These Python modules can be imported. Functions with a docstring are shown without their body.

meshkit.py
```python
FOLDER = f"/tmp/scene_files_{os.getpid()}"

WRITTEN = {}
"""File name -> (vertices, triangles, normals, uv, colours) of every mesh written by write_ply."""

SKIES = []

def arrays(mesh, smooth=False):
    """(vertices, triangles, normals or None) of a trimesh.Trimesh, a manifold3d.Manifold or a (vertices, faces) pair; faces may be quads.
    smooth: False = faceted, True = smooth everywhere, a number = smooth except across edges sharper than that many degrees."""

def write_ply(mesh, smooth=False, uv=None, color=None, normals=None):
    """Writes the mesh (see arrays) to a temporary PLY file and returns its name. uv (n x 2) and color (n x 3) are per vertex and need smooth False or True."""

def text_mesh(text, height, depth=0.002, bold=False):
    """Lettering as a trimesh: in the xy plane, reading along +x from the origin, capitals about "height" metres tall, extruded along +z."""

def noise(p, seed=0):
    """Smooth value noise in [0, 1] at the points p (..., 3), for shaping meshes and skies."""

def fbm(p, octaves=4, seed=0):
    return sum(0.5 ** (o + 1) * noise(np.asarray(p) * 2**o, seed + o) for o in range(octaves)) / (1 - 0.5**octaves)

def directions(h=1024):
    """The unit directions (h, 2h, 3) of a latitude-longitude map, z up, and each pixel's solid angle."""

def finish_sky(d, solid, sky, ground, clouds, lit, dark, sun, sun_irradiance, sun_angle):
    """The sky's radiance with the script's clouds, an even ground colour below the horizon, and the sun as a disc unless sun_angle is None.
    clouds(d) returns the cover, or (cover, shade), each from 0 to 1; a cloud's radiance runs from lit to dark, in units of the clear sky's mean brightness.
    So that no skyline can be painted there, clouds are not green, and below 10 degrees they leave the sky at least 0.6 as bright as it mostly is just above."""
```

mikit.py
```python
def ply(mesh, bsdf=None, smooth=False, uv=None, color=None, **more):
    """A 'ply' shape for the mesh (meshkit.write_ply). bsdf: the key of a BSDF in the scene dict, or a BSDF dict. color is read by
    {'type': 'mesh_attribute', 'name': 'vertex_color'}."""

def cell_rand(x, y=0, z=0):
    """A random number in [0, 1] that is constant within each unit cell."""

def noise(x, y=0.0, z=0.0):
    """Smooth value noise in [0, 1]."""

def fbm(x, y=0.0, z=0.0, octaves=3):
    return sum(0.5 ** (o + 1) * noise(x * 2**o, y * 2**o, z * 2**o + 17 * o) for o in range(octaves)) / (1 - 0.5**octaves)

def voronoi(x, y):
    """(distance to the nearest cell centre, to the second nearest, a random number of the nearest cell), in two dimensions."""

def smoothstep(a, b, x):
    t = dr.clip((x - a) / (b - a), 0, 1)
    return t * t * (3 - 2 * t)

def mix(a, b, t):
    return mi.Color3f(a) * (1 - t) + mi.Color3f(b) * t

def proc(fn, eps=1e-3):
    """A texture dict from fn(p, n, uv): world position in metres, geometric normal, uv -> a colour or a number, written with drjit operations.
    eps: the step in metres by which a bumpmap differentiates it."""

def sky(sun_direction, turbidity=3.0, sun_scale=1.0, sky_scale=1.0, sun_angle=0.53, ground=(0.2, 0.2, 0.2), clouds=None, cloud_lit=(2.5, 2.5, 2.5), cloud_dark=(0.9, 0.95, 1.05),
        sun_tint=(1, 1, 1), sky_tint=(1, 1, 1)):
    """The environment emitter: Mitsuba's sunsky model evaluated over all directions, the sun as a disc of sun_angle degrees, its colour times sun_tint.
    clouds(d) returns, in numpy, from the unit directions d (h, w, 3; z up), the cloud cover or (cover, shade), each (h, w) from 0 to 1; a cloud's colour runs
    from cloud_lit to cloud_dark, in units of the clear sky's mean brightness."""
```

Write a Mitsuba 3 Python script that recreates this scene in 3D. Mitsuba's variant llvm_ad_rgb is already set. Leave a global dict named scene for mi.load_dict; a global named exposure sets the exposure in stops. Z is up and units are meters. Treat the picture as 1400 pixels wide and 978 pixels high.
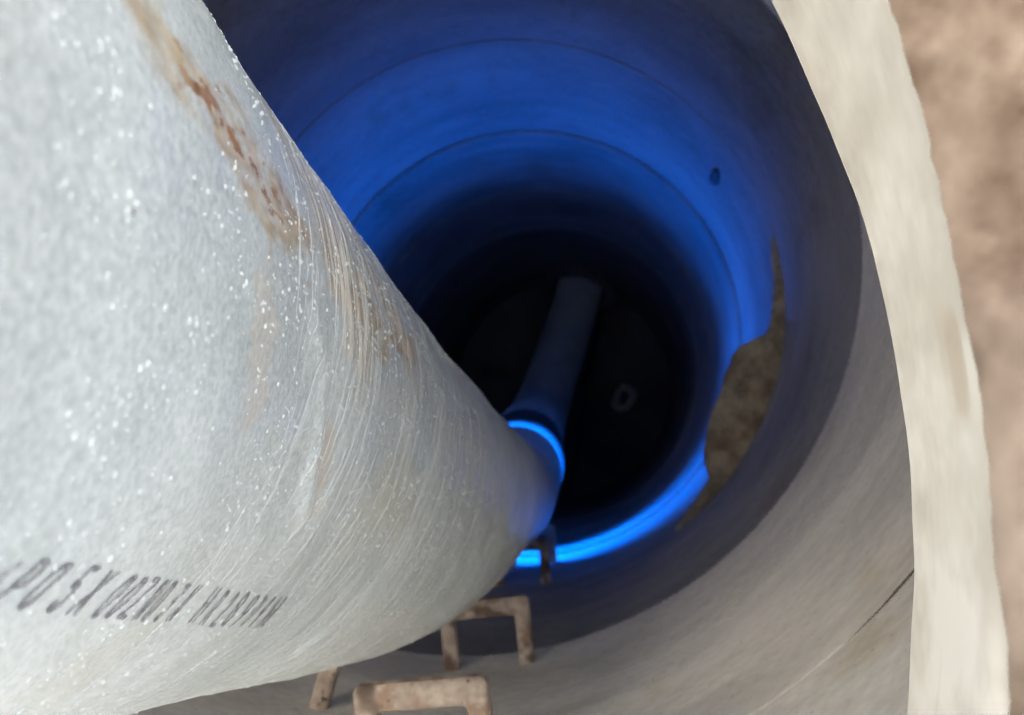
import math, numpy as np, trimesh, mitsuba as mi, drjit as dr, mikit, meshkit
import manifold3d as m3
from scipy.interpolate import CubicSpline, PchipInterpolator
from mikit import proc, noise, fbm, voronoi, smoothstep, mix, cell_rand

# ------------------------------------------------------------------ camera, sky, exposure
H = 0.18                                   # height of the camera above the ground; depths below are measured from it
T = mi.ScalarTransform4f
CAM = np.array([0.18154, -0.23944, H])
LOOK = np.array([-0.0977, 0.0923, -0.9909])
UP = np.array([0.00907, 0.99573, 0.09186])
exposure = 3.1
scene, labels = {}, {}
scene['camera'] = {'type': 'thinlens', 'fov': 2 * math.degrees(math.atan(700 / 1230)), 'fov_axis': 'x',
                   'aperture_radius': 0.0009, 'focus_distance': 0.30, 'near_clip': 0.01, 'far_clip': 500.0,
                   'to_world': T().look_at(origin=CAM.tolist(), target=(CAM + LOOK).tolist(), up=UP.tolist())}
scene['sky'] = mikit.sky([-0.50, 0.24, 0.78], turbidity=3, sun_scale=0.3, sun_angle=50, clouds=lambda d: 1.0, cloud_lit=(2.4, 2.5, 2.62))
LAMP = (0.0, 9.4, 61.0)                    # radiance of the curing light behind the slot in the liner

# ------------------------------------------------------------------ helpers
def rgb(r, g=None, b=None):
    return {'type': 'rgb', 'value': [r, r if g is None else g, r if b is None else b]}

def add(key, mesh, bsdf, smooth=35, **kw):
    k, i = key, 0
    while k in scene:
        i += 1
        k = f'{key}_{i:03d}'
    scene[k] = mikit.ply(mesh, bsdf, smooth=smooth, **kw)
    return k

def tag(key, label, category=None, group=None, kind=None):
    labels[key] = {'label': label}
    if category: labels[key]['category'] = category
    if group: labels[key]['group'] = group
    if kind: labels[key]['kind'] = kind

def lathe(profile, center0=(0, 0), center1=None, n=192, rough=0.0, seed=0, arc=None):
    """profile: closed loop of (radius, z). The centre may slide from center0 to center1 with z (a sheared cone)."""
    pr = np.asarray(profile, float)
    th = np.linspace(0, 2 * np.pi, n, endpoint=False)
    z = pr[:, 1]
    c0 = np.asarray(center0, float)
    c = np.repeat(c0[None], len(pr), 0) if center1 is None else c0 + (np.asarray(center1) - c0) * (np.clip((z - z.min() - .035) / (z.max() - z.min() - .035), 0, 1) ** 1.15)[:, None]
    rr = pr[:, 0][None].repeat(n, 0)
    P = np.stack([c[None, :, 0] + rr * np.cos(th)[:, None], c[None, :, 1] + rr * np.sin(th)[:, None], z[None].repeat(n, 0)], -1)
    if rough:
        k = (meshkit.fbm(P * 9, 4, seed) - .5)[..., None] * rough * 2
        d = np.stack([np.cos(th), np.sin(th), 0 * th], -1)[:, None]
        P = P + k * d
    m = len(pr)
    i, j = np.meshgrid(np.arange(n), np.arange(m), indexing='ij')
    q = np.stack([i * m + j, (i + 1) % n * m + j, (i + 1) % n * m + (j + 1) % m, i * m + (j + 1) % m], -1).reshape(-1, 4)
    f = np.vstack([q[:, [0, 1, 2]], q[:, [0, 2, 3]]])
    mesh = trimesh.Trimesh(P.reshape(-1, 3), f, process=False)
    if mesh.volume < 0: mesh.invert()
    return mesh

def tri(man):
    m = man.to_mesh()
    return trimesh.Trimesh(np.array(m.vert_properties[:, :3]), np.array(m.tri_verts), process=False)

# ------------------------------------------------------------------ materials
def concrete(light, dark, seed, streak=0.25, rough=0.85, bump=0.0009):
    def col(p, n, uv):
        a = dr.atan2(p.y, p.x)
        s = seed * 3.7
        big = fbm(p.x * 5 + s, p.y * 5, p.z * 5, octaves=4)
        ringy = fbm(a * 1.3 + s, p.z * 26, s, octaves=3)               # casting marks run round the ring
        fine = fbm(p.x * 120, p.y * 120, p.z * 120 + s, octaves=3)
        t = dr.clip(.5 + (big - .5) * 1.5 + (ringy - .5) * 4 * streak + (fine - .5) * .9, 0, 1)
        c = mix(dark, light, t)
        pits = smoothstep(.90, .95, noise(p.x * 210 + s, p.y * 210, p.z * 210))
        stain = smoothstep(.60, .78, fbm(p.x * 11 + 9 + s, p.y * 11, p.z * 5, octaves=4))
        c = mix(c, c * mi.Color3f(.86, .80, .70), stain * .8)
        smear = smoothstep(.50, .68, fbm(a * 1.6 + 5 + s, p.z * 11 + .4 * big, 2.0, octaves=4)) * (.5 + .5 * fine)
        c = mix(c, c * mi.Color3f(.60, .61, .63), smear * 1.9 * streak)
        return mix(c, c * .7, pits)
    def bmp(p, n, uv):
        return fbm(p.x * 60, p.y * 60, p.z * 60 + seed, octaves=4) - .35 * smoothstep(.90, .95, noise(p.x * 210, p.y * 210, p.z * 210 + seed))
    return {'type': 'twosided', 'b': {'type': 'bumpmap', 'scale': bump, 'arbitrary': proc(bmp, eps=6e-4),
            'b': {'type': 'principled', 'base_color': proc(col), 'roughness': rough, 'specular': .35}}}

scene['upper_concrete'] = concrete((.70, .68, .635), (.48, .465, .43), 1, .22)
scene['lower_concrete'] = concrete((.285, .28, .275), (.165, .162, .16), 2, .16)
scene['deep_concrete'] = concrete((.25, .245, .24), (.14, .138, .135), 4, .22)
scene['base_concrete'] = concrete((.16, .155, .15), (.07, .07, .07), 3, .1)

def cream_col(p, n, uv):
    a = dr.atan2(p.y + .2587, p.x + .0985)
    t = fbm(a * 14, p.z * 16, 3.0, octaves=4)
    g = fbm(p.x * 150, p.y * 150, p.z * 150, octaves=3)
    c = mix((.62, .58, .50), (.80, .77, .69), dr.clip(.55 + (t - .5) * 2.6 + (g - .5) * .5, 0, 1))
    return mix(c, mi.Color3f(.52, .43, .33), smoothstep(.62, .8, fbm(a * 9 + 4, p.z * 30, 1.0, octaves=3)) * .7)
scene['cream_mortar'] = {'type': 'twosided', 'b': {'type': 'bumpmap', 'scale': .0016, 'arbitrary': proc(lambda p, n, uv: fbm(p.x * 70, p.y * 70, p.z * 40, octaves=4), eps=6e-4),
                         'b': {'type': 'principled', 'base_color': proc(cream_col), 'roughness': .8, 'specular': .3}}}

def soil_col(p, n, uv):
    t = fbm(p.x * 26, p.y * 26, p.z * 26, octaves=4)
    g = fbm(p.x * 160, p.y * 160, p.z * 160, octaves=3)
    c = mix((.12, .078, .053), (.34, .26, .20), dr.clip(.5 + (t - .5) * 3.0 + (g - .5) * 1.2, 0, 1))
    return mix(c, mi.Color3f(.34, .28, .23), smoothstep(.58, .72, fbm(p.x * 12 + 3, p.y * 12, p.z * 12, octaves=3)) * .6)
scene['soil'] = {'type': 'twosided', 'b': {'type': 'bumpmap', 'scale': .003, 'arbitrary': proc(lambda p, n, uv: fbm(p.x * 70, p.y * 70, p.z * 70, octaves=4), eps=8e-4),
                 'b': {'type': 'principled', 'base_color': proc(soil_col), 'roughness': .95, 'specular': .2}}}

def mortar_col(p, n, uv):
    t = fbm(p.x * 40, p.y * 40, p.z * 40, octaves=4)
    g = noise(p.x * 230, p.y * 230, p.z * 230)
    c = mix((.19, .16, .115), (.44, .385, .285), dr.clip(.5 + (t - .5) * 2.4 + (g - .5) * .5, 0, 1))
    return mix(c, mi.Color3f(.20, .125, .08), smoothstep(.55, .75, fbm(p.x * 22 + 5, p.y * 22, p.z * 22, octaves=3)) * .7)
scene['old_mortar'] = {'type': 'twosided', 'b': {'type': 'bumpmap', 'scale': .002, 'arbitrary': proc(lambda p, n, uv: fbm(p.x * 80, p.y * 80, p.z * 80, octaves=4), eps=6e-4),
                       'b': {'type': 'principled', 'base_color': proc(mortar_col), 'roughness': .95, 'specular': .15}}}

def iron_col(p, n, uv):
    t = fbm(p.x * 60, p.y * 60, p.z * 60, octaves=4)
    g = fbm(p.x * 300, p.y * 300, p.z * 300, octaves=2)
    c = mix((.30, .23, .19), (.58, .50, .43), dr.clip(.55 + (t - .5) * 2.4 + (g - .5) * .8, 0, 1))
    dirt = smoothstep(.56, .66, fbm(p.x * 34 + 7, p.y * 34, p.z * 34, octaves=3))
    c = mix(c, mi.Color3f(.10, .07, .055), dirt * .85)
    rust = smoothstep(.52, .70, fbm(p.x * 90 + 3, p.y * 90, p.z * 90, octaves=4))
    c = mix(c, mi.Color3f(.27, .155, .095), rust * .6)
    return mix(c, mi.Color3f(.05, .035, .03), smoothstep(.84, .90, noise(p.x * 250, p.y * 250, p.z * 250)))
scene['joint_dirt'] = {'type': 'twosided', 'b': {'type': 'principled', 'base_color': proc(lambda p, n, uv: mix((.05, .043, .036), (.16, .135, .11), fbm(p.x * 60, p.y * 60, p.z * 60, octaves=3))), 'roughness': .95, 'specular': .1}}
scene['rusty_iron'] = {'type': 'twosided', 'b': {'type': 'bumpmap', 'scale': .0012, 'arbitrary': proc(lambda p, n, uv: fbm(p.x * 120, p.y * 120, p.z * 120, octaves=3) - .6 * smoothstep(.82, .90, noise(p.x * 250, p.y * 250, p.z * 250)), eps=4e-4),
                       'b': {'type': 'principled', 'base_color': proc(iron_col), 'roughness': .75, 'specular': .35}}}
scene['black_tape'] = {'type': 'twosided', 'b': {'type': 'principled', 'base_color': rgb(.055, .055, .06), 'roughness': .6}}
scene['slot_edge'] = {'type': 'twosided', 'b': {'type': 'principled', 'base_color': rgb(.07, .07, .07), 'roughness': .8, 'specular': .05}}
scene['print_ink'] = {'type': 'twosided', 'b': {'type': 'principled', 'base_color': proc(lambda p, n, uv: mix((.17, .17, .19), (.40, .40, .43), smoothstep(.45, .75, fbm(p.x * 900, p.y * 900, p.z * 900, octaves=2)))), 'roughness': .6}}
scene['pale_stone'] = {'type': 'twosided', 'b': {'type': 'principled', 'base_color': rgb(.42, .43, .42), 'roughness': .7}}

# ------------------------------------------------------------------ the liner's path (depth from the camera downwards is negative z before + H)
PTS = np.array([[-.95, -3.2, -.10, .13], [-.75, -2.3, -.08, .13], [-.55, -1.5, .10, .13], [-.33, -.88, .38, .135], [-.15, -.48, .45, .139], [-.045, -.245, .25, .1387], [-.0266, -.1928, -.05, .1387],
                [-.0448, -.2019, -.272, .1387], [-.0177, -.269, -.6456, .1273], [.0076, -.3095, -1.187, .1012], [.0032, -.3324, -1.679, .0957],
                [-.008, -.301, -2.056, .100], [-.026, -.225, -2.62, .100], [-.030, -.115, -3.25, .100], [.030, .16, -3.70, .100], [.102, .461, -3.95, .100], [.19, .85, -4.10, .100], [.27, 1.2, -4.2, .1]])
PTS[:, 2] += H
chord = np.r_[0, np.cumsum(np.linalg.norm(np.diff(PTS[:, :3], axis=0), axis=1))]
SP, RAD = CubicSpline(chord, PTS[:, :3]), PchipInterpolator(chord, PTS[:, 3])
S_OPEN, S_RING, S_END = chord[7], chord[11], chord[-1]
S0 = S_OPEN                               # axial zero of the liner's own coordinates: where it passes the opening

def frames(s):
    """Centre, two cross-section axes; parallel transport down the spine."""
    t = SP(s, 1); t /= np.linalg.norm(t, axis=1, keepdims=True)
    a = np.zeros_like(t)
    v = np.array([0, 0, 1.]); v -= t[0] * (v @ t[0]); v /= np.linalg.norm(v)
    for i in range(len(s)):
        v = v - t[i] * (v @ t[i]); v /= np.linalg.norm(v); a[i] = v
    return SP(s), a, np.cross(t, a), t
SG = np.arange(0, S_END, .004)
CG, AG, BG, TG = frames(SG)
k0 = int(S0 / .004)                       # turn the frames so that angle zero points to -x at the opening
w0 = math.atan2(BG[k0, 0], AG[k0, 0]) + math.pi
AG, BG = AG * math.cos(w0) + BG * math.sin(w0), BG * math.cos(w0) - AG * math.sin(w0)
def frame_at(s):
    f = lambda A: np.stack([np.interp(s, SG, A[:, k]) for k in range(3)], -1)
    return f(CG), f(AG), f(BG)

MARKS = dict(
    rust=[(0.465, -0.1384), (0.469, -0.1279), (0.4691, -0.1071), (0.4693, -0.0835), (0.4727, -0.0619), (0.4695, -0.0345), (0.4646, 0.0084), (0.467, 0.0464), (0.4727, 0.0908), (0.4666, 0.1616)],
    smear_r=[(0.4266, 0.0354), (0.4256, 0.0728), (0.443, 0.0878), (0.4565, 0.114), (0.4691, 0.1481)],
    smear_l=[(0.4296, 0.0013), (0.4435, 0.0138), (0.4584, 0.0253), (0.4709, 0.0446), (0.4923, 0.0609)],
    fold=[(0.4997, -0.0138), (0.5143, 0.0062), (0.5293, 0.0161), (0.5512, 0.0251), (0.5744, 0.0446)],
    brown=[(0.5353, 0.0341), (0.5498, 0.0368), (0.5658, 0.0495)], brown2=[(0.5063, -0.07), (0.5387, -0.0555)])
GIRTH = .86
def poly_dist(u, s, pts, lo, sq):
    best = None
    for (u0, s0), (u1, s1) in zip(pts[:-1], pts[1:]):
        ax, ay, bx, by = u0 * GIRTH, s0, u1 * GIRTH, s1
        L2 = (bx - ax) ** 2 + (by - ay) ** 2
        t = lo(((u * GIRTH - ax) * (bx - ax) + (s - ay) * (by - ay)) / L2)
        dx, dy = u * GIRTH - ax - t * (bx - ax), s - ay - t * (by - ay)
        d2 = dx * dx + dy * dy
        best = d2 if best is None else sq(best, d2)
    return best

def relief(s, th):
    """Dents, folds and waviness of the skin (metres), as a function of axial length and angle."""
    u = s - S0
    P = np.stack([np.cos(th) * 1.6, np.sin(th) * 1.6, u * 9], -1)
    h = (meshkit.fbm(P, 3, 4) - .5) * .005
    P2 = np.stack([np.cos(th) * 9, np.sin(th) * 9, u * 60], -1)
    h += (meshkit.fbm(P2, 3, 9) - .5) * .0016
    un = (th / (2 * np.pi)) % 1.0
    d2 = poly_dist(un, u, MARKS['fold'], lambda t: np.clip(t, 0, 1), np.minimum)
    h += .0016 * np.exp(-d2 / .0045 ** 2)
    return h * np.clip((S_RING - .25 - s) / .3, .15, 1)

def liner_point(s, th, lift=0.0):
    c, a, b = frame_at(s)
    r = RAD(s) + relief(s, th) + lift
    return c + (np.cos(th) * r)[..., None] * a + (np.sin(th) * r)[..., None] * b

def tube(s, n, lift=0.0, lips=()):
    th = np.linspace(0, 2 * np.pi, n + 1)
    Sg, Tg = np.meshgrid(s, th, indexing='ij')
    L = np.broadcast_to(np.asarray(lift)[:, None] if np.ndim(lift) else lift, Sg.shape)
    P = liner_point(Sg, Tg, L)
    m = n + 1
    i, j = np.meshgrid(np.arange(len(s) - 1), np.arange(n), indexing='ij')
    q = np.stack([i * m + j, (i + 1) * m + j, (i + 1) * m + j + 1, i * m + j + 1], -1).reshape(-1, 4)
    f = np.vstack([q[:, [0, 1, 2]], q[:, [0, 2, 3]]])
    uv = np.stack([Tg / (2 * np.pi), Sg - S0], -1).reshape(-1, 2)
    return trimesh.Trimesh(P.reshape(-1, 3), f, process=False), uv

HB = .098                                   # height of the light slot
sA, sB = S_RING - HB / 2, S_RING + HB / 2
def mark(uv, name):
    return dr.sqrt(poly_dist(uv.x, uv.y, MARKS[name], lambda t: dr.clip(t, 0, 1), dr.minimum))
def arcs(uv):
    """A bundle of long scratches that run round the hose."""
    v = uv.x - .55
    q = uv.y - (0.1994 + -0.1555 * v + 1.0644 * v * v + -13.6931 * v * v * v) + (noise(uv.x * 40, 1.0) - .5) * .003
    out = mi.Float(0)
    for o, w, a in ((-.010, .0009, .7), (-.0045, .0012, 1.0), (.0, .0010, 1.0), (.0045, .0009, .9), (.012, .0008, .55), (.02, .0008, .45), (-.022, .0008, .5), (-.034, .0007, .4)):
        out = dr.maximum(out, a * smoothstep(w, w * .3, dr.abs(q - o)) * smoothstep(.25, .5, noise(uv.x * 60, o * 900 + 3)))
    return out * smoothstep(0.412, 0.443, uv.x) * smoothstep(0.743, 0.643, uv.x)
def ticks(uv):
    """Short nicks along the hose."""
    x, y = uv.x * GIRTH / .006, uv.y / .020
    cx, cy = dr.floor(x), dr.floor(y)
    on = cell_rand(cx, cy, 5) < .09 * smoothstep(-.02, .06, uv.y) * smoothstep(.5, .3, uv.y)
    fx, fy = x - cx - .5 - .5 * (cell_rand(cx, cy, 6) - .5) - .25 * (y - cy - .5) * (cell_rand(cx, cy, 7) - .5), dr.abs(y - cy - .5)
    return dr.select(on, smoothstep(.07, .03, dr.abs(fx)) * smoothstep(.42, .3, fy) * (.4 + .6 * noise(x * 9, y * 40)), 0)
def hair(uv):
    """Fine brushed lines round the hose."""
    return smoothstep(.60, .80, noise(uv.x * 26, uv.y * 1500, 4.0) * .6 + noise(uv.x * 60, uv.y * 700, 7.0) * .4)
def skin_col(p, n, uv):
    th, s = uv.x * (2 * math.pi), uv.y
    cx, cy = dr.cos(th), dr.sin(th)
    x = uv.x * GIRTH
    big = fbm(cx * 1.5 + 3, cy * 1.5, s * 10, octaves=4)
    fib = fbm(x * 45, s * 420, 1.0, octaves=3) * smoothstep(-.05, .10, s) + .5 * smoothstep(.10, -.05, s)
    fine = fbm(x * 800, s * 800, 5.0, octaves=2)
    c = mix((.41, .455, .458), (.655, .695, .70), dr.clip(.5 + (big - .5) * 1.2 + (fib - .5) * .7 + (fine - .5) * 1.0, 0, 1))
    warm = smoothstep(.58, .78, fbm(cx * 2 + 7, cy * 2, s * 7, octaves=4))
    c = mix(c, mi.Color3f(.60, .585, .50), warm * .45)
    wob = (fbm(uv.x * 110, s * 60, 9.0, octaves=4) - .5)
    grain = noise(uv.x * 420, s * 300, 2.5)
    # rubbed-in earth and rust
    d = mark(uv, 'rust')
    a = smoothstep(.016, .001, d + wob * .036) * (.25 + .75 * smoothstep(.25, .65, fbm(x * 150, s * 45, 2.0, octaves=3))) * smoothstep(.22, .12, s)
    c = mix(c, mix((.33, .235, .12), (.57, .465, .31), noise(x * 420, s * 160, 8.0)), a * .9)
    core = smoothstep(.0060, .0, d + (fbm(x * 330, s * 170, 6.0, octaves=5) - .36) * .040) * smoothstep(-.14, -.115, s) * (smoothstep(-.045, -.065, s) + .45 * smoothstep(.03, -.02, s))
    c = mix(c, mix((.20, .10, .045), (.46, .29, .16), grain), core * .75)
    dl, dR = mark(uv, 'smear_l'), mark(uv, 'smear_r')
    lines = smoothstep(.35, .75, noise(uv.x * 14, s * 560, 1.0) * .55 + noise(uv.x * 40, s * 1100, 2.0) * .45)
    sm = dr.maximum(smoothstep(.030, .008, dl + wob * .03), smoothstep(.022, .004, dR + wob * .02))
    c = mix(c, mix((.33, .285, .21), (.88, .82, .71), lines), sm * (.45 + .5 * lines))
    tan = smoothstep(.007, .001, dR + wob * .012) * smoothstep(.11, .13, s)
    c = mix(c, mi.Color3f(.68, .57, .43), tan * .8)
    b = dr.maximum(smoothstep(.013, .002, mark(uv, 'brown') + wob * .02), .6 * smoothstep(.012, .002, mark(uv, 'brown2') + wob * .03))
    c = mix(c, mi.Color3f(.60, .50, .40), b * .55)
    speck = (uv.x - 0.5091) * (uv.x - 0.5091) * GIRTH * GIRTH + (s - -0.149) * (s - -0.149)
    return mix(c, mi.Color3f(.16, .12, .10), smoothstep(.0009 ** 2, .0004 ** 2, speck) * .8)
def skin_bump(p, n, uv):
    s = uv.y
    x = uv.x * GIRTH
    peb = noise(x * 1000, s * 1000, 0.5) * .42 + noise(x * 450, s * 450, 3.5) * .62
    groove = fbm(uv.x * 12, s * 420, 8.0, octaves=2) * (.10 + .55 * smoothstep(-.03, .08, s))
    return peb + groove + arcs(uv) * 1.0 + ticks(uv) * .8 + hair(uv) * .3 * smoothstep(-.06, .05, s)
scene['liner_skin'] = {'type': 'twosided', 'b': {'type': 'bumpmap', 'scale': .0004, 'arbitrary': proc(skin_bump, eps=2e-4),
                       'b': {'type': 'principled', 'base_color': proc(skin_col), 'roughness': .22, 'specular': .6, 'clearcoat': 1.0, 'clearcoat_gloss': .9}}}

# ------------------------------------------------------------------ the ground (one sheet with the hole of the shaft in it)
OC = np.array([-.0985, -.2587])             # centre of the opening
def soil_sheet():
    n = 900
    th = np.linspace(0, 2 * np.pi, n, endpoint=False)
    rad = np.r_[np.linspace(0, .12, 40), np.linspace(.125, .5, 50), np.geomspace(.52, 200, 60)]
    d = np.stack([np.cos(th), np.sin(th)], -1)
    tt = (np.degrees(th) + 180) % 360 - 180
    edge = np.interp(tt, [-180, -60, -25, -5.5, 3, 10.5, 18, 35, 80, 180], [.368, .365, .358, .3525, .350, .3503, .3535, .360, .368, .368])
    edge += .003 * (meshkit.fbm(np.stack([d[:, 0] * 14, d[:, 1] * 14, 0 * th], -1), 2, 5) - .5) + .0010 * (meshkit.fbm(np.stack([d[:, 0] * 120, d[:, 1] * 120, 0 * th], -1), 3, 8) - .5)
    under = np.array([.020, .008, .001])
    R = np.concatenate([edge[:, None] + under[None], edge[:, None] + rad[None]], 1)
    X, Y = OC[0] + R * d[:, :1], OC[1] + R * d[:, 1:]
    rise = np.interp(rad, [0, .004, .012, .05, .2, .6, 1.5, 5, 200], [.0075, .011, .018, .038, .032, .02, 0, -.03, -.03])
    Z = np.r_[.0025, .004, .006, rise][None] + 0 * X
    rad = np.r_[-.02, -.01, -.005, rad]
    q = np.stack([X, Y, 0 * X], -1)
    amp = np.interp(rad, [-.01, 0, .02, .3, 3, 200], [0, .25, .8, 1.2, 1.5, 2])
    Z = Z + ((meshkit.fbm(q * 9, 4, 3) - .5) * .035 + (meshkit.fbm(q * 40, 3, 6) - .5) * .012) * amp[None]
    P = np.stack([X, Y, Z], -1)
    m = len(rad)
    i, j = np.meshgrid(np.arange(n), np.arange(m - 1), indexing='ij')
    qd = np.stack([i * m + j, i * m + j + 1, (i + 1) % n * m + j + 1, (i + 1) % n * m + j], -1).reshape(-1, 4)
    return trimesh.Trimesh(P.reshape(-1, 3), np.vstack([qd[:, [0, 1, 2]], qd[:, [0, 2, 3]]]), process=False)
add('ground', soil_sheet(), 'soil', smooth=True)
tag('ground', 'brown crumbly soil heaped round the manhole opening', kind='structure')

# ------------------------------------------------------------------ manhole shaft: cone, rings, base
zJ, zD, zA, zB, zE, zF, zG = (H - d for d in (.6151, 1.122, 1.6071, 2.1018, 2.60, 3.10, 3.3396))
FLOOR = H - 4.25
def ring_profile(ztop, zbot, r, ch=.0018, out=.09, steps=14):
    zs = np.linspace(ztop - ch, zbot + ch, steps)
    return [(r + out, zbot), (r + out, ztop), (r + ch, ztop)] + [(r, z) for z in zs] + [(r + ch, zbot)]
def shaft_ring(ztop, zbot, r, mat, seed, gap=.0030, ch=.0018):
    return add('manhole_shaft__shaft_ring', lathe(ring_profile(ztop - gap, zbot + gap, r, ch), rough=.0010, seed=seed, n=256), mat, smooth=40)
zTop = H - .300
cone = lathe([(.59, zJ + .003), (.50, zTop), (.392, zTop)] + [(.392 + (.4992 - .392) * t, zTop + (zJ + .035 - zTop) * t) for t in np.linspace(.02, 1, 16)] + [(.4990, zJ + .02), (.4990, zJ + .0060), (.501, zJ + .0048)],
             center0=(0, 0), center1=OC, rough=.0010, seed=11, n=256)
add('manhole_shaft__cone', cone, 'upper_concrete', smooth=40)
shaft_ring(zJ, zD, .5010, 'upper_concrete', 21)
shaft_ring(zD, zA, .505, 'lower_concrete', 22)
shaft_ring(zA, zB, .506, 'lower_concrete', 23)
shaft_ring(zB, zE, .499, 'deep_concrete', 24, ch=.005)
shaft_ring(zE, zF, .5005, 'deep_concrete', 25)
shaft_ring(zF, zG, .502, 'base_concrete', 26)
for zj, rj in ((zJ, .503), (zA, .508), (zB, .5065)):
    k = add('manhole_shaft__joint_seal', lathe([(.56, zj - .0045), (.56, zj + .0048), (rj, zj + .0048), (rj + .001, zj), (rj, zj - .0045)], rough=.0035, seed=51, n=256), 'joint_dirt', smooth=40)
tag('manhole_shaft', 'round shaft of stacked grey precast concrete rings, glowing blue deep down', 'manhole shaft')
labels['manhole_shaft__cone'] = {'label': 'light grey cone section just below the opening'}
labels['manhole_shaft__shaft_ring'] = {'label': 'uppermost light grey ring, lit by daylight'}
labels['manhole_shaft__shaft_ring_002'] = {'label': 'ring lit bright blue behind the hose'}

def cyl(r, p0, p1, seg=96):
    p0, p1 = np.asarray(p0, float), np.asarray(p1, float)
    L = np.linalg.norm(p1 - p0)
    c = trimesh.creation.cylinder(radius=r, height=L, sections=seg)
    M = trimesh.geometry.align_vectors([0, 0, 1], (p1 - p0) / L); M[:3, 3] = (p0 + p1) / 2
    c.apply_transform(M)
    return m3.Manifold(m3.Mesh(np.asarray(c.vertices, np.float32), np.asarray(c.faces, np.uint32)))
outdir = np.array([.22, .97, -.36]); outdir /= np.linalg.norm(outdir)
mouth = np.array([.102, .461, -3.95 + H])
base = cyl(.62, (0, 0, FLOOR - .25), (0, 0, zG - .002), 160) - cyl(.505, (0, 0, FLOOR), (0, 0, zG + .1), 160)
base = base - cyl(.165, mouth - outdir * .1, mouth + outdir * .5)
base = base - cyl(.13, (-.1, -.56, FLOOR + .01), (.1, .56, FLOOR + .01))
add('manhole_shaft__base', tri(base), 'base_concrete', smooth=40)
sock = cyl(.165, mouth - outdir * .05, mouth + outdir * 1.0) - cyl(.122, mouth - outdir * .2, mouth + outdir * .98)
add('manhole_shaft__outlet_pipe', tri(sock), 'base_concrete', smooth=40)

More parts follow.
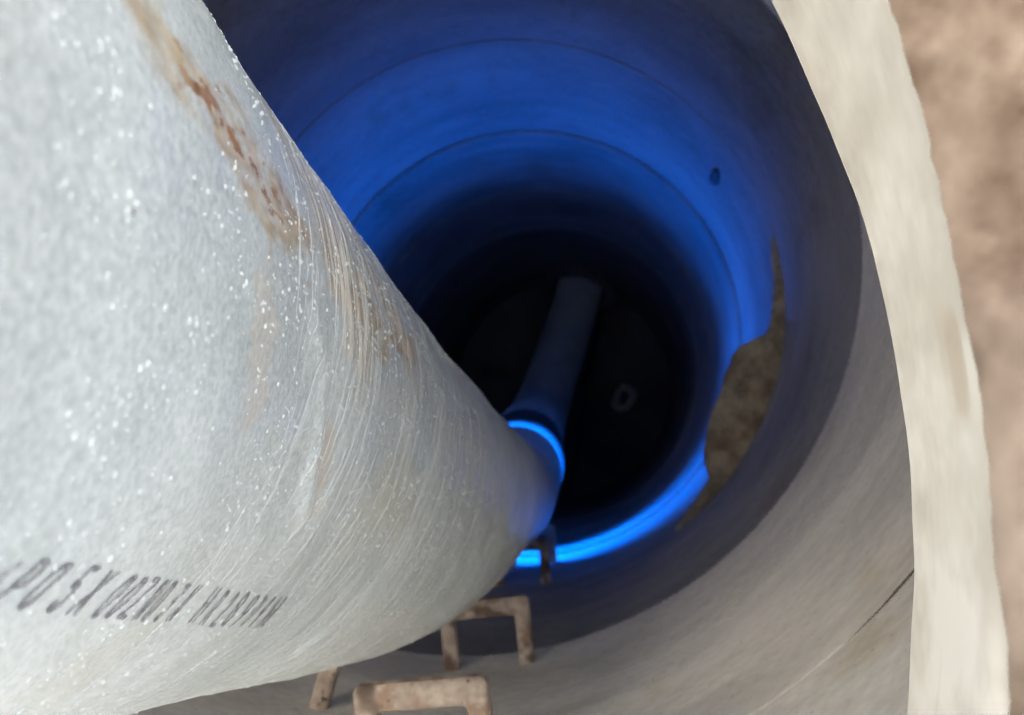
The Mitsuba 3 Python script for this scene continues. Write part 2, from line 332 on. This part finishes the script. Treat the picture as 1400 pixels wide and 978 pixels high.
# old mortar squeezed out of a ring joint
def ledge(az, rin, zt, thick, seed, key, mat, rout=.51):
    """az (deg) and inner radius of a lump that sits in the joint at height zt."""
    a = np.linspace(az[0], az[-1], 90)
    ri = np.interp(a, az, rin)
    ri = ri + (meshkit.fbm(np.stack([a * .5, 0 * a, 0 * a], -1), 3, seed) - .5) * .007 * np.clip((.5 - ri) / .03, 0, 1)
    ar = np.radians(a)
    rows = []
    for k, t in enumerate(np.linspace(0, 1, 16)):
        r = rout + (ri - rout) * t
        drop = .006 * t ** 2 + .02 * max(0, t - .8) * 5 * (t - .8)
        p = np.stack([r * np.cos(ar), r * np.sin(ar), np.full_like(a, zt - drop)], -1)
        p[:, 2] += (meshkit.fbm(p * 26, 4, seed) - .5) * .022 * np.clip((.51 - ri) / .05, .1, 1) * min(1, t * 4)
        rows.append(p)
    for t in (.2, .5, .8, 1):
        r = ri + (rout - ri) * t ** 1.5
        rows.append(np.stack([r * np.cos(ar), r * np.sin(ar), rows[15][:, 2] - thick * t * (rout - ri) / .08], -1))
    P = np.array(rows); m = len(a); R_ = len(rows)
    i, j = np.meshgrid(np.arange(R_ - 1), np.arange(m - 1), indexing='ij')
    q = np.stack([i * m + j, i * m + j + 1, (i + 1) * m + j + 1, (i + 1) * m + j], -1).reshape(-1, 4)
    f = np.vstack([q[:, [0, 1, 2]], q[:, [0, 2, 3]]])
    return add(key, trimesh.Trimesh(P.reshape(-1, 3), f, process=False), mat, smooth=True)
LEDGE_AZ = [-52, -47, -42, -39.5, -38, -35.5, -32, -28, -24, -18, -12.5, -9.9, -7.4, -6.2, -3.5, 0, 5, 10, 14]
LEDGE_R = [.500, .488, .482, .478, .460, .442, .431, .423, .419, .4195, .4235, .4315, .456, .475, .482, .484, .490, .493, .500]
ledge(LEDGE_AZ, LEDGE_R, zA - .002, .05, 31, 'manhole_shaft__mortar_ledge', 'old_mortar')
labels['manhole_shaft__mortar_ledge'] = {'label': 'brown lump of old mortar bulging from a ring joint'}

# ------------------------------------------------------------------ the rim of the opening
rp = [(.56, H - .298), (.56, H - .178), (.372, H - .176), (.361, H - .1765), (.3555, H - .1785), (.3535, H - .183), (.3545, H - .189), (.3575, H - .200), (.361, H - .215), (.3645, H - .235), (.368, H - .252), (.3712, H - .266), (.373, H - .278), (.3743, H - .289), (.377, H - .295), (.382, H - .298), (.46, H - .298)]
rim = lathe(rp, center0=OC, n=420, rough=.0045, seed=41)
add('opening_rim', rim, 'cream_mortar', smooth=45)
tag('opening_rim', 'cream mortar-smeared concrete ring edging the manhole opening', 'manhole rim')

# ------------------------------------------------------------------ step irons
def step_iron_mesh(w=.104, reach=.115, bar=.020, leg=.017, th=.018, inset=.003):
    from shapely.geometry import box, Polygon
    outer = box(-w / 2, 0, w / 2, reach).union(box(-w / 2, -.01, w / 2, 0))
    outer = box(-w / 2, -.02, w / 2, reach).buffer(-.0065).buffer(.0065)
    inner = box(-w / 2 + leg, -.05, w / 2 - leg, reach - bar).buffer(-.0045).buffer(.0045)
    u = outer.difference(inner)
    layers = []
    def ext(shape, z0, z1):
        out = []
        for g in getattr(shape, 'geoms', [shape]):
            cs = m3.CrossSection([np.array(g.exterior.coords)[:-1]], m3.FillRule.EvenOdd)
            out.append(m3.Manifold.extrude(cs, z1 - z0).translate((0, 0, z0)))
        return out[0] if len(out) == 1 else out[0] + out[1]
    m = ext(u, -th / 2 + inset, th / 2 - inset) + ext(u.buffer(-inset * .4), -th / 2 + inset * .3, th / 2 - inset * .3) + ext(u.buffer(-inset), -th / 2, th / 2)
    return m.refine_to_length(.006)
STEP = tri(step_iron_mesh())
def put_step(az_center, depth, seed, label, key='step_iron', tilt=0.0, rin=.424):
    m = STEP.copy()
    v = m.vertices.copy()
    v += (meshkit.fbm(v * 90 + seed * 7, 3, seed)[:, None] - .5) * .0016
    # local y is the direction out of the wall
    a = math.radians(az_center)
    outw = np.array([math.cos(a), math.sin(a)])      # towards the wall
    side = np.array([-math.sin(a), math.cos(a)])
    rad = rin + (.115 - v[:, 1])
    P = np.stack([outw[0] * rad + side[0] * v[:, 0], outw[1] * rad + side[1] * v[:, 0], H - depth + v[:, 2] + (v[:, 1] - .05) * tilt], -1)
    m.vertices = P
    if m.volume < 0: m.invert()
    k = add(key, m, 'rusty_iron', smooth=35)
    tag(k, label, 'step iron', 'step irons in the shaft wall')
    return k
put_step(-84.3, .70, 1, 'rusty pale step iron at the bottom edge, nearest to the camera')
put_step(-84.0, 1.055, 2, 'whole U-shaped step iron just beyond the nearest one')
put_step(-105.3, .868, 3, 'step iron mostly hidden by the hose, only one slanting leg visible', rin=.424)
put_step(-86.0, 1.69, 4, 'dark step iron in front of the blue glowing wall')
put_step(-86.3, 1.975, 5, 'lowest dark step iron, its leg end against the blue glow')

# ------------------------------------------------------------------ the liner
s_up = np.r_[np.arange(0, S0 - .3, .03), np.arange(S0 - .3, S0 + .75, .004), np.arange(S0 + .75, sA, .012), [sA]]
lift = np.zeros_like(s_up)
mesh, uv = tube(s_up, 320, lift)
scene['hose_liner__skin'] = mikit.ply(mesh, 'liner_skin', smooth=True, uv=uv)
tag('hose_liner', 'wide pale grey resin hose hanging down into the shaft with a blue glowing slot', 'hose')
# upper lip of the slot, light band, lower lip
def band(key, rs, mat, n=160, **kw):
    """rs: list of (s, radius) rows that follow the spine near the slot."""
    s = np.array([x[0] for x in rs]); r = np.array([x[1] for x in rs])
    th = np.linspace(0, 2 * np.pi, n + 1)[:-1]
    c, a, b = frame_at(s)
    t = np.cross(a, b) * .5 + np.array([0, 0, -.5])                   # the slot was cut half way between square and level
    t /= np.linalg.norm(t, axis=1, keepdims=True)
    a = a - t * (a * t).sum(1, keepdims=True); a /= np.linalg.norm(a, axis=1, keepdims=True); b = np.cross(t, a)
    P = c[:, None] + r[:, None, None] * (np.cos(th)[None, :, None] * a[:, None] + np.sin(th)[None, :, None] * b[:, None])
    m = len(th)
    i, j = np.meshgrid(np.arange(len(s) - 1), np.arange(m), indexing='ij')
    q = np.stack([i * m + j, (i + 1) * m + j, (i + 1) * m + (j + 1) % m, i * m + (j + 1) % m], -1).reshape(-1, 4)
    t = trimesh.Trimesh(P.reshape(-1, 3), np.vstack([q[:, [0, 1, 2]], q[:, [0, 2, 3]]]), process=False)
    cc, rr = t.triangles_center, None
    k = np.argmin(np.abs(SG[None] - s.mean()), axis=1)[0]
    out = (t.face_normals * (cc - CG[k])).sum()
    if out < 0 and not kw.get('keep'): t.invert()
    kw.pop('keep', None)
    scene[key] = mikit.ply(t, mat, smooth=False, **kw)
band('hose_liner__slot_lip', [(sA - .001, .1), (sA + .002, .0995), (sA + .003, .034)], 'slot_edge')
band('hose_liner__light_band', [(s, .036) for s in np.linspace(S_RING - .020, S_RING + .034, 5)], 'black_tape', emitter={'type': 'area', 'radiance': rgb(*LAMP)})
band('hose_liner__slot_core', [(s, .0345) for s in np.linspace(sA, sB, 5)], 'slot_edge')
labels['hose_liner__light_band'] = {'label': 'glowing blue light slot round the hose'}
band('hose_liner__slot_edge', [(sB - .003, .034), (sB - .002, .099), (sB, .105), (sB + .005, .106), (sB + .008, .1015)], 'slot_edge')
labels['hose_liner__slot_edge'] = {'label': 'bright blue rim of the light slot'}
s_c = np.arange(sB + .003, sB + .30, .02)
mesh, uv = tube(s_c, 128, .0012)
scene['hose_liner__collar'] = mikit.ply(mesh, 'black_tape', smooth=True, uv=uv)
labels['hose_liner__collar'] = {'label': 'dark tape collar below the light slot'}
s_l = np.arange(sB + .27, S_END, .02)
mesh, uv = tube(s_l, 128, 0.0)
scene['hose_liner__lower_length'] = mikit.ply(mesh, 'liner_skin', smooth=True, uv=uv)
labels['hose_liner__lower_length'] = {'label': 'dim blue far length of hose running into the outlet'}

# ------------------------------------------------------------------ resin bubbles and fine wrinkles standing proud of the film
scene['resin'] = {'type': 'twosided', 'b': {'type': 'principled', 'base_color': rgb(.70, .735, .735), 'roughness': .15, 'specular': .6, 'clearcoat': 1.0}}
def bubbles():
    rng = np.random.default_rng(11)
    n = 36000
    u, q = rng.uniform(.34, .74, n), rng.uniform(-.20, .42, n)
    P = np.stack([u * GIRTH * 55, q * 55, 0 * u], -1)
    keep = rng.random(n) < np.clip((meshkit.fbm(P, 3, 21) - .40) * 2.2, .03, .6) * np.interp(q, [-.2, .28, .42], [1, 1, .3])
    u, q = u[keep], q[keep]
    r = rng.gamma(3.0, .000068, len(u)).clip(.0001, .0005)
    ball = trimesh.creation.icosphere(subdivisions=1)
    V, F = np.asarray(ball.vertices), np.asarray(ball.faces)
    th, sg = u * 2 * np.pi, q + S0
    c = liner_point(sg, th, .00005)
    du = liner_point(sg, th + .004, .00005) - c; du /= np.linalg.norm(du, axis=1, keepdims=True)
    ds = liner_point(sg + .001, th, .00005) - c; ds -= du * (du * ds).sum(1, keepdims=True); ds /= np.linalg.norm(ds, axis=1, keepdims=True)
    nn = np.cross(du, ds)
    st = rng.uniform(.8, 2.0, len(u))                                # drawn out round the hose
    X = c[:, None] + r[:, None, None] * (V[None, :, 0:1] * st[:, None, None] * du[:, None] + V[None, :, 1:2] * ds[:, None] + V[None, :, 2:3] * .8 * nn[:, None])
    f = (F[None] + (np.arange(len(u)) * len(V))[:, None, None]).reshape(-1, 3)
    return trimesh.Trimesh(X.reshape(-1, 3), f, process=False)
add('hose_liner__resin_bubbles', bubbles(), 'resin', smooth=True)
labels['hose_liner__resin_bubbles'] = {'label': 'tiny glossy bubbles in the film', 'kind': 'stuff'}

def wrinkles():
    rng = np.random.default_rng(4)
    paths = []
    for o, a in ((-.010, .7), (-.0045, 1.0), (0, 1.0), (.0045, .9), (.012, .6), (.02, .5), (-.022, .5), (-.034, .4), (.031, .35)):
        u = np.linspace(.44 + rng.uniform(0, .03), .665 - rng.uniform(0, .03), 260)
        v = u - .55
        w = (meshkit.fbm(np.stack([u * 30, u * 0 + o * 90, u * 0], -1), 2, 3) - .5) * .0035
        q = 0.1994 + -0.1555 * v + 1.0644 * v * v + -13.6931 * v * v * v + o + w
        r = .00030 * a * np.clip((meshkit.noise(np.stack([u * 70, u * 0 + o * 900, u * 0], -1), 6) - .22) * 2.2, .02, 1)
        paths.append((u, q, r))
    for k in range(260):                                             # nicks along the hose
        u0, q0 = rng.uniform(.42, .68), rng.uniform(-.01, .34)
        L, sl = rng.uniform(.004, .013), rng.normal(0, .25)
        t = np.linspace(-.5, .5, 8)
        paths.append((u0 + t * L * sl / GIRTH, q0 + t * L, .00019 * np.sqrt(np.clip(1 - 4 * t * t, .02, 1)) * rng.uniform(.5, 1.2)))
    for k in range(280):                                             # fine folds round the hose
        u0, q0 = rng.uniform(.40, .68), rng.uniform(-.03, .34)
        L = rng.uniform(.02, .07)
        t = np.linspace(-.5, .5, 24)
        paths.append((u0 + t * L, q0 - .19 * t * L + rng.normal(0, .03) * t * L, .00012 * np.sqrt(np.clip(1 - 4 * t * t, .02, 1)) * rng.uniform(.5, 1.1)))
    out_v, out_f, n0 = [], [], 0
    for u, q, r in paths:
        p = liner_point(q + S0, u * 2 * np.pi, .00004)
        d = np.gradient(p, axis=0); d /= np.linalg.norm(d, axis=1, keepdims=True)
        nn = liner_point(q + S0, u * 2 * np.pi, .001) - p; nn /= np.linalg.norm(nn, axis=1, keepdims=True)
        bb = np.cross(d, nn)
        ang = np.arange(5) * 2 * np.pi / 5
        ring = p[:, None] + r[:, None, None] * (np.cos(ang)[None, :, None] * nn[:, None] + np.sin(ang)[None, :, None] * bb[:, None])
        i, j = np.meshgrid(np.arange(len(u) - 1), np.arange(5), indexing='ij')
        f = np.stack([i * 5 + j, i * 5 + (j + 1) % 5, (i + 1) * 5 + (j + 1) % 5, (i + 1) * 5 + j], -1).reshape(-1, 4)
        out_v.append(ring.reshape(-1, 3)); out_f.append(np.vstack([f[:, [0, 1, 2]], f[:, [0, 2, 3]]]) + n0); n0 += len(u) * 5
    return trimesh.Trimesh(np.vstack(out_v), np.vstack(out_f), process=False)
add('hose_liner__film_wrinkles', wrinkles(), 'resin', smooth=True)
labels['hose_liner__film_wrinkles'] = {'label': 'fine raised wrinkles running round the film', 'kind': 'stuff'}

# ------------------------------------------------------------------ the printing on the hose
def printing():
    bs = np.array([-0.1515, -0.1353, -0.1195, -0.1019, -0.0473, 0.0213, 0.0811]); bu = np.array([0.5844, 0.589, 0.5934, 0.5978, 0.6091, 0.6198, 0.6246])
    ts = np.array([-0.1409, -0.1249, -0.1098, -0.0938, -0.0409, 0.0198, 0.081]); tu = np.array([0.5769, 0.5803, 0.5833, 0.5867, 0.5959, 0.6034, 0.6079])
    chars = [('2', -.172), ('4', -.1605), ('P', -.1495), ('0', -.140), ('5', -.1255), ('X', -.1125), ('0', -.097), ('0', -.0875), ('Z', -.078), ('N', -.0675), ('0', -.0575), ('3', -.041), ('N', -.027),
             ('H', -.003), ('R', .011), ('2', .025), ('8', .036), ('9', .047), ('9', .058), ('9', .069), ('M', .080)]
    out = []
    rng = np.random.default_rng(5)
    for ch, s0 in chars:
        m = meshkit.text_mesh(ch, 1.0, .02)
        m = m.subdivide_to_size(.14, max_iter=8) if hasattr(m, 'subdivide_to_size') else m
        v = m.vertices.copy()
        w = .0052
        x = s0 + v[:, 0] * w / .72
        y = v[:, 1] + rng.normal(0, .015)
        ub, ut = np.interp(x, bs, bu), np.interp(x, bs, tu)
        ds = np.interp(x, bs, ts - bs)
        S, U = x + y * ds, ub + y * (ut - ub)
        m.vertices = liner_point(S + S0, U * 2 * np.pi, .00035 + v[:, 2] * .004)
        out.append(m)
    return trimesh.util.concatenate(out)
add('hose_liner__printed_lettering', printing(), 'print_ink', smooth=False)
labels['hose_liner__printed_lettering'] = {'label': 'row of stretched dark printed characters'}

# ------------------------------------------------------------------ small things
def lump(center, axes, size, key, mat, seed, amount=.35):
    m = trimesh.creation.icosphere(subdivisions=3)
    v = m.vertices * (1 + amount * 2 * (meshkit.fbm(m.vertices * 1.7 + seed, 3, seed) - .5))[:, None]
    A = np.array(axes, float)
    m.vertices = np.asarray(center) + (v * np.asarray(size)) @ A
    return add(key, m, mat, smooth=40)
def on_wall(p, size, mat, seed, label, key):
    p = np.array(p, float); o = np.r_[p[:2], 0] / np.linalg.norm(p[:2])
    k = lump([*(o[:2] * (np.hypot(p[0], p[1]) + .004)), p[2] + H], [np.cross([0, 0, 1], o), o, [0, 0, 1]], size, key, mat, seed)
    labels[k] = {'label': label}
on_wall((.411, .285, -1.79), (.012, .009, .040), 'black_tape', 3, 'dark pock mark on the blue wall', 'manhole_shaft__pock_mark')
on_wall((.502, .103, -1.275), (.014, .007, .013), 'old_mortar', 5, 'small tan mortar crumb on the wall', 'manhole_shaft__mortar_crumb')
on_wall((.504, .083, -2.333), (.013, .008, .020), 'pale_stone', 6, 'pale speck on the blue wall', 'manhole_shaft__pale_speck')

def pale_ring():
    a = np.linspace(0, 2 * np.pi, 60, endpoint=False); b = np.linspace(0, 2 * np.pi, 14, endpoint=False)
    A, B = np.meshgrid(a, b, indexing='ij')
    wob = 1 + .35 * (meshkit.fbm(np.stack([np.cos(A) * 1.5, np.sin(A) * 1.5, 0 * A], -1), 3, 8) - .5)
    tr = .018 * (1 + .7 * (meshkit.fbm(np.stack([np.cos(A) * 3, np.sin(A) * 3, np.sin(B)], -1), 3, 9) - .5))
    x, y, z = (.036 * wob + tr * np.cos(B)) * np.cos(A), (.052 * wob + tr * np.cos(B)) * np.sin(A), tr * np.sin(B)
    c, s_ = math.cos(-.45), math.sin(-.45)
    P = np.stack([.289 + x * c - y * s_, -.041 + x * s_ + y * c, FLOOR + .016 + z], -1)
    m = len(b); i, j = np.meshgrid(np.arange(len(a)), np.arange(m), indexing='ij')
    q = np.stack([i * m + j, (i + 1) % len(a) * m + j, (i + 1) % len(a) * m + (j + 1) % m, i * m + (j + 1) % m], -1).reshape(-1, 4)
    t = trimesh.Trimesh(P.reshape(-1, 3), np.vstack([q[:, [0, 1, 2]], q[:, [0, 2, 3]]]), process=False)
    if t.volume < 0: t.invert()
    return t
add('debris_ring', pale_ring(), 'pale_stone', smooth=40)
tag('debris_ring', 'faint pale ring-shaped scrap lying on the black shaft floor', 'debris')
